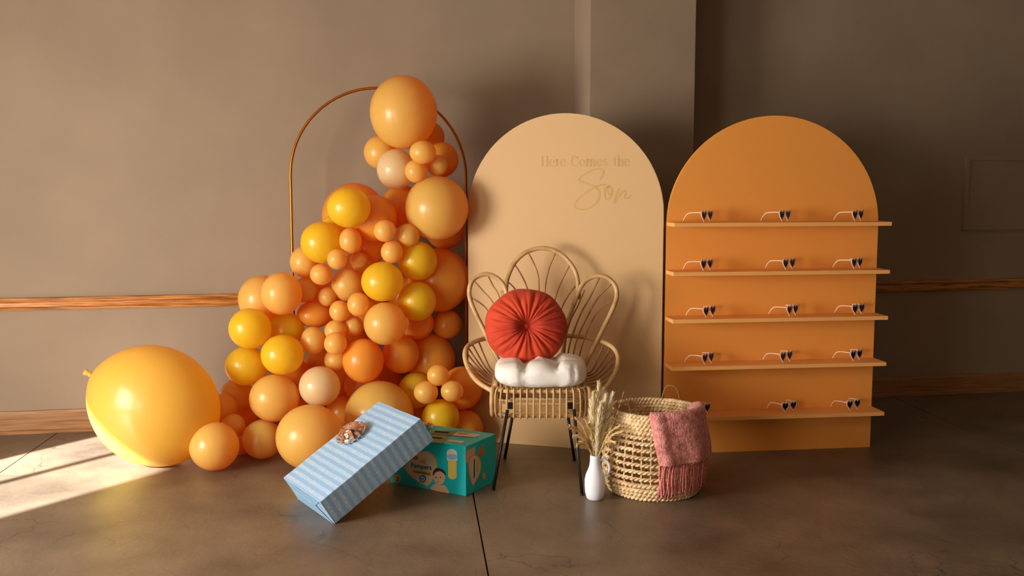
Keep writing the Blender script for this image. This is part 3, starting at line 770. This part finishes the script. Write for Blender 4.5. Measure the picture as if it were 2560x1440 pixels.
# big rounded corner ends of the band
for sx in (-1, 1):
    xx = scx + sx * (shw + .004)
    mb = MB(); mb.tube(cr([(xx, sfy + .07, zt_ + .008), (xx + sx * .006, sfy + .04, zt_), (xx + sx * .008, sfy + .035, (zt_ + zb_) / 2), (xx + sx * .006, sfy + .04, zb_), (xx, sfy + .07, zb_ - .006)], 5), .011, 8)
    mb.build('corner_cane', M['rattan'], chair)
# legs
for (a, b, ti) in (((1233, 1226), (1265, 1046), .02), ((1262, 1147), (1280, 1046), .02), ((1436, 1152), (1421, 1046), 0), ((1455, 1238), (1437, 1046), 0)):
    g_ = ground(*a); yt = g_.y + (.05 if g_.y < 5 else -.03); t_ = aty(b[0], b[1], yt); t_.z += .0
    top = g_ + (t_ - g_) * 1.12
    lg = MB().tube([g_ + V((0, 0, .004)), g_.lerp(top, .5), top], .0085, 10).build('leg', M['black'], chair)
    MB().tube([g_ + V((0, 0, .0)), g_ + (top - g_) * .02], .0105, 10).build('foot_cap', M['black'], lg)
for bx in (1275, 1427):
    p = aty(bx, 1011, sfy + .02)
    MB().box(p, (.03, .008, .045)).build('bracket', M['black'], chair, smooth=False)
# petals
def ypet(py): return 5.30 + .20 * max(0, (960 - py)) / 960
def loop(P, yf, r=.0125, n=6, nm='petal_frame'):
    q = cr([C5(x, y, yf(x, y)) for x, y in P], n); return MB().tube(q, r, 10).build(nm, M['rattan'], chair)
yc = lambda x, y: 5.32 + .17 * (1000 - y) / 1000
cen = [(520, 1150), (470, 900), (445, 700), (430, 520), (432, 400), (446, 300), (495, 190), (570, 112), (650, 76), (730, 66), (810, 82), (890, 128), (960, 205), (1000, 295), (1008, 390), (985, 480), (955, 570), (928, 660), (900, 800), (880, 1000), (872, 1150)]
loop(cen, yc)
ys = lambda x, y: 5.20 + .14 * (1000 - y) / 1000 + .05 * (1 - min(1, abs(x - 725) / 560))
lef = [(440, 470), (425, 385), (385, 325), (330, 287), (270, 274), (208, 290), (160, 332), (138, 400), (146, 480), (188, 585), (240, 690), (320, 860), (385, 1000), (430, 1160)]
rig = [(975, 520), (1010, 420), (1035, 370), (1068, 328), (1122, 296), (1190, 286), (1258, 312), (1308, 372), (1318, 450), (1290, 540), (1240, 645), (1182, 760), (1130, 862), (1085, 955), (1050, 1040), (1020, 1160)]
loop(lef, ys); loop(rig, ys)
def ya_l(x, y): return 4.93 + .36 * max(0, min(1, (1210 - y) / 420))
armL = [(640, 775), (440, 760), (330, 775), (250, 792), (190, 810), (130, 845), (104, 900), (112, 980), (160, 1080), (225, 1150), (335, 1215)]
armR = [(640, 775), (860, 765), (1010, 772), (1110, 788), (1200, 812), (1288, 860), (1328, 935), (1318, 1030), (1272, 1120), (1215, 1190), (1110, 1225)]
def yarm(P):
    n = len(P); out = []
    for i, (x, y) in enumerate(P):
        u = i / (n - 1); yy = 5.345 if i < 3 else 5.345 - (5.345 - 4.95) * ((i - 2) / (n - 3)) ** 1.0
        out.append(C5(x, y, yy))
    return out
aL, aR = yarm(armL), yarm(armR)
for a in (aL, aR): MB().tube(cr(a, 6), .0125, 10).build('arm_frame', M['rattan'], chair)
def rib(P, yf, r=.0042): MB().tube(cr([C5(x, y, yf(x, y)) for x, y in P], 5), r, 6).build('rib', M['rattan_thin'], chair)
for P in ([(610, 100), (660, 200), (690, 290), (696, 400), (690, 700), (690, 1130)], [(825, 110), (778, 220), (752, 330), (745, 410), (735, 700), (730, 1130)], [(940, 205), (885, 310), (842, 410), (815, 520), (780, 760), (770, 1130)],
          [(505, 200), (560, 290), (600, 380), (635, 520), (655, 760), (655, 1130)], [(985, 370), (925, 450), (880, 540), (845, 680), (812, 860), (800, 1130)], [(455, 340), (510, 400), (560, 500), (600, 700), (620, 1130)]):
    rib(P, lambda x, y: 5.325 + .165 * (1000 - y) / 1000)
for P in ([(185, 335), (250, 410), (320, 490), (390, 640), (430, 860), (450, 1140)], [(290, 290), (330, 370), (372, 440), (420, 600), (450, 860), (470, 1140)], [(155, 462), (230, 508), (285, 565), (350, 700), (405, 880), (440, 1140)]): rib(P, ys)
for P in ([(1180, 300), (1105, 455), (1035, 580), (965, 760), (930, 900), (915, 1140)], [(1275, 355), (1170, 460), (1085, 610), (1010, 770), (970, 920), (950, 1140)], [(1300, 480), (1180, 560), (1110, 665), (1060, 790), (1020, 920), (985, 1140)], [(1060, 400), (1010, 520), (950, 640), (905, 800), (885, 1140)]): rib(P, ys)
eL = C5(385, 1190, 5.1); eR = C5(1062, 1190, 5.1)
def arm_ribs(a, e, idx, mid):
    q = cr(a, 6)
    for k, i in enumerate(idx):
        p = q[i]; m_ = p.lerp(e + V((0, .04 * (len(idx) - k) / len(idx), 0)), .55) + V((0, 0, -.012))
        MB().tube(cr([p, m_, e + V((0, .05 * (len(idx) - k) / len(idx) - .02, .012 * (len(idx) - k)))], 6), .0042, 6).build('rib', M['rattan_thin'], chair)
arm_ribs(aL, eL, [22, 27, 31, 35, 40, 45], 0); arm_ribs(aR, eR, [25, 29, 33, 37, 42, 47], 0)
# bindings where petals meet
for x, y, yy in ((428, 400, 5.38), (1012, 400, 5.38)):
    MB().tube([C5(x - 12, y + 5, yy - .01), C5(x - 2, y + 75, yy - .02)], .018, 10).build('binding', M['rattan'], chair)

# seat cushion
cc = aty(1351, 948, 5.02); chw = .232; chd = .2
zb0 = zt_ + .0135
def cushion():
    vs = []; fs = []; nu, nv = 72, 36
    for j in range(nv + 1):
        ph = -PI / 2 + PI * j / nv
        for i in range(nu):
            th = 2 * PI * i / nu
            ce = lambda a, p: math.copysign(abs(math.cos(a)) ** p, math.cos(a)); se = lambda a, p: math.copysign(abs(math.sin(a)) ** p, math.sin(a))
            rr = abs(math.cos(ph)) ** .42
            x = rr * ce(th, .55); y = rr * se(th, .55); z = se(ph, .75)
            seam = 0
            g = lambda u, s: math.exp(-(u / s) ** 2)
            if z > -.2:
                k = min(1, (z + .2) / .6)
                seam += .6 * k * max(g(x - .32, .09), g(x + .36, .09)) * (1 - .3 * abs(y))
                seam += .3 * k * max(g(y - .33, .12), g(y + .33, .12)) * max(0, 1 - abs(x))
            wr = .02 * noise.noise(V((x * 6, y * 6, z * 1.2))) + (.018 * math.sin(x * 34 + 2 * noise.noise(V((x * 3, z, 0)))) * (1 - abs(z)) if abs(y) > .6 else 0)
            if y < 0:
                for sx_, am in ((-.72, .05), (-.5, .07), (-.2, .08), (.02, .05), (.2, .08), (.47, .07), (.66, .07)): wr -= am * math.exp(-((x - sx_ - .03 * z) / .022) ** 2) * (1 - z * z)
            side = 1 - .10 * max(g(x - .32, .08), g(x + .36, .08))
            vs.append(V((cc.x + x * chw * (1 + wr * .3), cc.y + y * chd * side * (1 + wr), zb0 + .068 + z * .068 - (.06 * seam if z > -.2 else 0) + (.006 * x if z > 0 else 0))))
    for j in range(nv):
        for i in range(nu): fs.append((j * nu + i, j * nu + (i + 1) % nu, (j + 1) * nu + (i + 1) % nu, (j + 1) * nu + i))
    return vs, fs
mb = MB(); mb.add(*cushion()); sm = mb.mesh('seat_cushion', cc)
so = link('seat_cushion', sm, M['white_fabric']); so.location = cc
tag(so, 'white tufted cotton cushion lying on the rattan chair seat', 'cushion')
# round velvet pillow
pc = aty(1315, 817, 5.12); PR_ = .205
pil = thing('round_pillow', 'round pleated rust red velvet pillow leaning on the chair back', 'pillow', pc)
def pillow():
    vs = []; fs = []; nr_, nt_ = 40, 220
    ph = [random.uniform(0, 6.28) for _ in range(6)]
    rad = [(i / nr_) for i in range(nr_ + 1)]
    tilt = Matrix.Rotation(-.22, 3, 'X') @ Matrix.Rotation(.08, 3, 'Z')
    for side in (-1, 1):
        for u in rad:
            for k in range(nt_):
                th = 2 * PI * k / nt_
                pl = abs(math.sin(th * 10 + 2.0 * math.sin(th * 2 + ph[0]) + u * 1.0 + .8 * noise.noise(V((3 * math.cos(th), 3 * math.sin(th), u * 3))))) ** .7 + .7 * abs(math.sin(th * 17 + ph[1] + 2.4 * math.sin(2 * th) - u * .8)) * (1 - .5 * u)
                amp = .0185 * (u ** .55) * (1 - u ** 5) if u > 0 else 0
                th_ = .088 * (1 - u ** 2.6) ** .5 * (1 - .62 * math.exp(-(u / .22) ** 2)) if u < 1 else 0
                y = th_ + (pl - .8) * amp
                r_ = PR_ * (u * (1 + .012 * math.sin(th * 7 + ph[2]) * u))
                if u < 1: y = max(y, .0005)
                vs.append(pc + tilt @ V((r_ * math.cos(th) * 1.04, side * y, r_ * math.sin(th) * .97)))
    m_ = (nr_ + 1) * nt_
    for s_ in (0, 1):
        for i in range(nr_):
            for k in range(nt_): fs.append(tuple(s_ * m_ + q for q in (i * nt_ + k, i * nt_ + (k + 1) % nt_, (i + 1) * nt_ + (k + 1) % nt_, (i + 1) * nt_ + k)))
    return vs, fs, tilt
vs, fs, tilt = pillow(); mb = MB(); mb.add(vs, fs); me = mb.mesh('pillow_cover', pc)
bm = bmesh.new(); bm.from_mesh(me); bmesh.ops.remove_doubles(bm, verts=bm.verts, dist=.0004); bmesh.ops.recalc_face_normals(bm, faces=bm.faces); bm.to_mesh(me); bm.free()
link('pillow_cover', me, M['velvet'], pil)
bp_ = pc + tilt @ V((0, -.036, 0))
mb = MB(); bm_ = [(0.0001, .008), (.008, .0075), (.014, .004), (.0155, 0), (.012, -.004), (0.0001, -.005)]
mb.lathe(bm_, 20); mb.v = [bp_ + tilt @ V((v.x, -v.z, v.y)) for v in mb.v]; mb.build('button', M['velvet'], pil)

# ------------------------------------------------------------------ vase and dried grasses
vc = ground(1487, 1247); vc = V((vc.x, vc.y, 0))
vase = thing('vase', 'small matt white bottle vase with side handle on the floor', 'vase', vc)
s_v = .213
vS = .92
prof = [(0.0, .0), (.036, 0), (.043, .006), (.05, .03), (.0535, .065), (.0535, .095), (.048, .120), (.038, .142), (.031, .160), (.0275, .180), (.0265, .205), (.0275, .215), (.0245, .215), (.0225, .2), (.0225, .165), (.02, .13), (0.0, .128)]
MB().lathe([(a * vS, b) for a, b in prof], 48, vc).build('body', M['vase'], vase)
MB().tube(cr([vc + V(q) for q in ((.024, 0, .186), (.038, 0, .193), (.055, 0, .186), (.066, 0, .168), (.068, 0, .145), (.062, 0, .125), (.05, 0, .112))], 5), .0062, 10).build('handle', M['vase'], vase)
mouth = vc + V((0, 0, .2))
def plume(name, tip, mid, wid, m, label, group, hairs=420, droop=.35, stem_r=.0016):
    b0 = vc + V((random.uniform(-.008, .008), random.uniform(-.008, .008), .135)); neck = vc + V(((tip.x - vc.x) * .10, (tip.y - vc.y) * .10, .213))
    neck = vc + V((max(-.015, min(.015, (tip.x - vc.x) * .2)), max(-.012, min(.012, (tip.y - vc.y) * .2)), .214))
    q = cr([b0, neck, mid, tip], 14)
    t = thing(name, label, 'dried grass', b0, group)
    MB().tube(q, lambda u: stem_r * (1.2 - .8 * u), 5).build('stem', M['grass'], t)
    mb = MB(); n = len(q)
    for h_ in range(hairs):
        u = random.uniform(.30, 1.0); i = min(int(u * (n - 1)), n - 2); p = q[i].lerp(q[i + 1], u * (n - 1) - i); td = (q[i + 1] - q[i]).normalized()
        env = math.sin(PI * min(1, (u - .26) / .78)) ** .7
        a = random.uniform(0, 2 * PI); x_ = td.orthogonal().normalized(); y_ = td.cross(x_); o_ = x_ * math.cos(a) + y_ * math.sin(a)
        L_ = wid * env * random.uniform(.5, 1.2) * 2.4; sp_ = random.uniform(.18, .5)
        e1 = p + td * L_ * .6 + o_ * L_ * sp_ * .6; e2 = p + td * L_ + o_ * L_ * sp_ * 1.1 + V((0, 0, -droop * L_ * .3))
        sdv = td.cross(o_) * .0017
        k = len(mb.v); mb.add([p - sdv, p + sdv, e1 + sdv * 1.1, e1 - sdv * 1.1, e2], [(0, 1, 2, 3), (3, 2, 4)])
    me = mb.mesh('plume', b0); link('plume', me, m, t)
    return t
lab1 = 'cream fluffy pampas plume standing upright in the white vase'
tall = [(1497, 958, 0), (1483, 985, -.02), (1478, 1000, .03), (1509, 975, .02), (1515, 990, -.03), (1532, 985, .01), (1495, 985, .04), (1503, 1010, -.04), (1530, 1030, .03)]
for k, (x, y, dy) in enumerate(tall):
    tip = aty(x, y, vc.y + dy); md = mouth.lerp(tip, .45) + V((random.uniform(-.008, .008), 0, .01))
    plume('pampas_stem', tip, md, .025, M['pampas'], lab1 if k not in (0, 5) else ('tallest cream pampas plume in the white vase' if k == 0 else 'short cream pampas plume tilting right behind the basket handle'), 'upright pampas plumes in the vase', 1000)
low = [(1425, 1065, -.05, 'left'), (1440, 1045, .02, 'left'), (1447, 1110, -.03, 'left'), (1462, 1050, .03, 'left'), (1472, 1060, -.04, 'left'), (1437, 1090, 0, 'left'), (1548, 1065, -.03, 'right'), (1556, 1078, -.05, 'right'), (1535, 1105, -.04, 'right'), (1525, 1075, 0, 'right')]
for x, y, dy, sd_ in low:
    tip = aty(x, y, vc.y + dy); md = mouth.lerp(tip, .55) + V((0, 0, .028))
    plume('grass_stem', tip, md, .014, M['grass'], 'wispy golden grass stem leaning %s out of the white vase' % sd_, 'wispy stems leaning %s in the vase' % sd_, 330, .8, .0011)
for (x, y, dy, x2, y2) in ((1560, 978, 0, 1536, 1010),):
    tip = aty(x, y, vc.y + dy); md = aty(x2, y2 + 40, vc.y)
    plume('grass_stem', tip, md, .005, M['grass'], 'single thin dried stalk curving up to the right of the plumes', None, 90, .3, .001)

# ------------------------------------------------------------------ woven basket
bf = ground(1640, 1255); bC = V((0.698, bf.y + .215, 0))
basket = thing('woven_basket', 'round open weave straw basket on the floor right of the vase', 'basket', bC)
RK = [(0, .208), (.05, .232), (.12, .244), (.2, .242), (.28, .231), (.35, .218), (.41, .208)]
def br(z):
    z = max(0, min(.41, z))
    for (a, ra), (b, rb) in zip(RK, RK[1:]):
        if a <= z <= b: u = (z - a) / (b - a); u = u * u * (3 - 2 * u) * .3 + u * .7; return ra + (rb - ra) * u
zs = [.012, .032, .052, .078, .112, .146, .180, .214, .248, .280, .308, .330, .350, .369, .387, .403]
for ri, z in enumerate(zs):
    mb = MB(); n_ = 230; ns = 34 if ri % 2 else 33
    dens = ri < 4 or ri > 10
    for st in (0, 1):
        P = []
        for k in range(n_):
            th = 2 * PI * k / n_; w_ = th * ns / 1.0 + st * PI + ri * 1.3
            P.append(bC + V(((br(z) + .0065 * math.cos(w_)) * math.sin(th), -(br(z) + .0065 * math.cos(w_)) * math.cos(th), z + .0055 * math.sin(w_) + .0025 * noise.noise(V((th * 4, ri * 3.1, 0))))))
        mb.tube(P, .0078 if dens else .0058, 6, closed=True)
    mb.build('woven_row', M['seagrass'], basket)
stm = None
for k in range(34):
    th = 2 * PI * k / 34
    P = [bC + V(((br(z) - .002 + .006 * math.cos(j * PI)) * math.sin(th), -(br(z) - .002 + .006 * math.cos(j * PI)) * math.cos(th), z)) for j, z in enumerate(zs)]
    MB().tube(cr(P, 2), .0052, 6).build('stake', M['stake'], basket)
MB().lathe([(0, .004), (.2, .004), (.205, .012), (.2, .018), (0, .018)], 48, bC).build('basket_base', M['seagrass'], basket)
for (xa, xb, yb_, yt_, front) in ((1535, 1576, 1042, 998, True), (1655, 1698, 1002, 964, False)):
    ddy = -math.sqrt(max(0, .206 ** 2 - (aty((xa + xb) / 2, yb_, bC.y).x - bC.x) ** 2)) * (1 if front else -1)
    y_ = bC.y + ddy
    P = [aty(xa, yb_, y_), aty(xa + 1, (yb_ * 2 + yt_) / 3, y_), aty(xa + 9, yt_ + 5, y_), aty((xa + xb) / 2, yt_, y_), aty(xb - 8, yt_ + 6, y_), aty(xb - 1, (yb_ * 2 + yt_) / 3, y_), aty(xb + 1, yb_, y_)]
    P[0].z = min(P[0].z, .4); P[-1].z = min(P[-1].z, .4)
    MB().tube(cr(P, 6), .0026, 6).build('cord_handle', M['wire'], basket)

# ------------------------------------------------------------------ pink throw
bl = thing('throw_blanket', 'dusty pink fringed throw draped over the rim of the straw basket', 'blanket', bC + V((.15, -.16, .41)))
def bpos(u, v):
    """u across (left->right), v down: negative v is inside the basket"""
    th0 = math.radians(-7 + 3 * 0); th = math.radians(-13 + 109 * u)
    if v >= 0: th += math.radians(11) * v * (1 - u) * 1.0
    fold = .012 * math.sin(u * 17 + 1.5 * noise.noise(V((u * 3, v * 2, 0)))) * (.25 + .75 * min(1, abs(v))) + .008 * noise.noise(V((u * 7, v * 5, 3)))
    if u < .16: fold += .014 * math.sin(PI * u / .16)
    if v < 0:
        z = .425 + .07 * v * 2.2 * 1.0; r = br(.4) - .022 - .02 * (-v) ; r += fold * .3
        zz = .425 - .16 * (-v) ** 1.4
        if v > -.15: r = br(.4) + .02 * (1 + 2 * v / .15 * .9) - .004; zz = .428 - .01 * (-v / .15)
        z = zz
    else:
        ztop, zbot = .425, .195 - .012 * u
        vv = v; z = ztop + (zbot - ztop) * vv
        r = br(min(z, .4)) + .024 + fold * .8
        if vv < .12: z = ztop - (ztop - zbot) * vv * .8; 
    return bC + V((r * math.sin(th), -r * math.cos(th), z + (.006 * noise.noise(V((u * 6, 9, 0)))))), th
nu, nv = 70, 56; vs = []; fs = []
for j in range(nv + 1):
    v = -.9 + 1.9 * j / nv
    for i in range(nu + 1): vs.append(bpos(i / nu, v)[0])
for j in range(nv):
    for i in range(nu): fs.append((j * (nu + 1) + i, j * (nu + 1) + i + 1, (j + 1) * (nu + 1) + i + 1, (j + 1) * (nu + 1) + i))
mb = MB(); mb.add(vs, fs); o = mb.build('cloth', M['blanket'], bl)
md = o.modifiers.new('s', 'SOLIDIFY'); md.thickness = .009; md.offset = 1
tx = bpy.data.textures.new('pile', 'CLOUDS'); tx.noise_scale = .006
sb = o.modifiers.new('sub', 'SUBSURF'); sb.levels = sb.render_levels = 1
dm_ = o.modifiers.new('d', 'DISPLACE'); dm_.texture = tx; dm_.strength = .007; dm_.mid_level = .5
for k in range(24):
    u = (k + .5) / 24; p0, th = bpos(u, .985); outv = V((math.sin(th), -math.cos(th), 0)); sdv = V((math.cos(th), math.sin(th), 0))
    mb = MB(); Lh = p0.z - (.018 + .02 * random.random() + .02 * u)
    for s_ in range(7):
        a = random.uniform(0, 2 * PI); rr = random.uniform(.002, .0075); o1 = sdv * math.cos(a) * rr + outv * math.sin(a) * rr * .7
        P = [p0 + outv * .004 + o1 * .3]
        for t_ in (.12, .35, .6, .82, 1.0 + random.uniform(-.08, .04)):
            zz = p0.z - Lh * t_
            rb_ = br(max(zz, 0)) + .014
            P.append(bC + V((math.sin(th) * max(rb_, 0), -math.cos(th) * rb_, zz)) + o1 * (.9 + t_) + sdv * (.004 * math.sin(t_ * 7 + a) + .012 * t_ * (u - .3)))
        mb.tube(cr(P, 4), lambda q: .0036 * (1.05 - .3 * q), 5)
    mb.build('tassel', M['tassel'], bl)
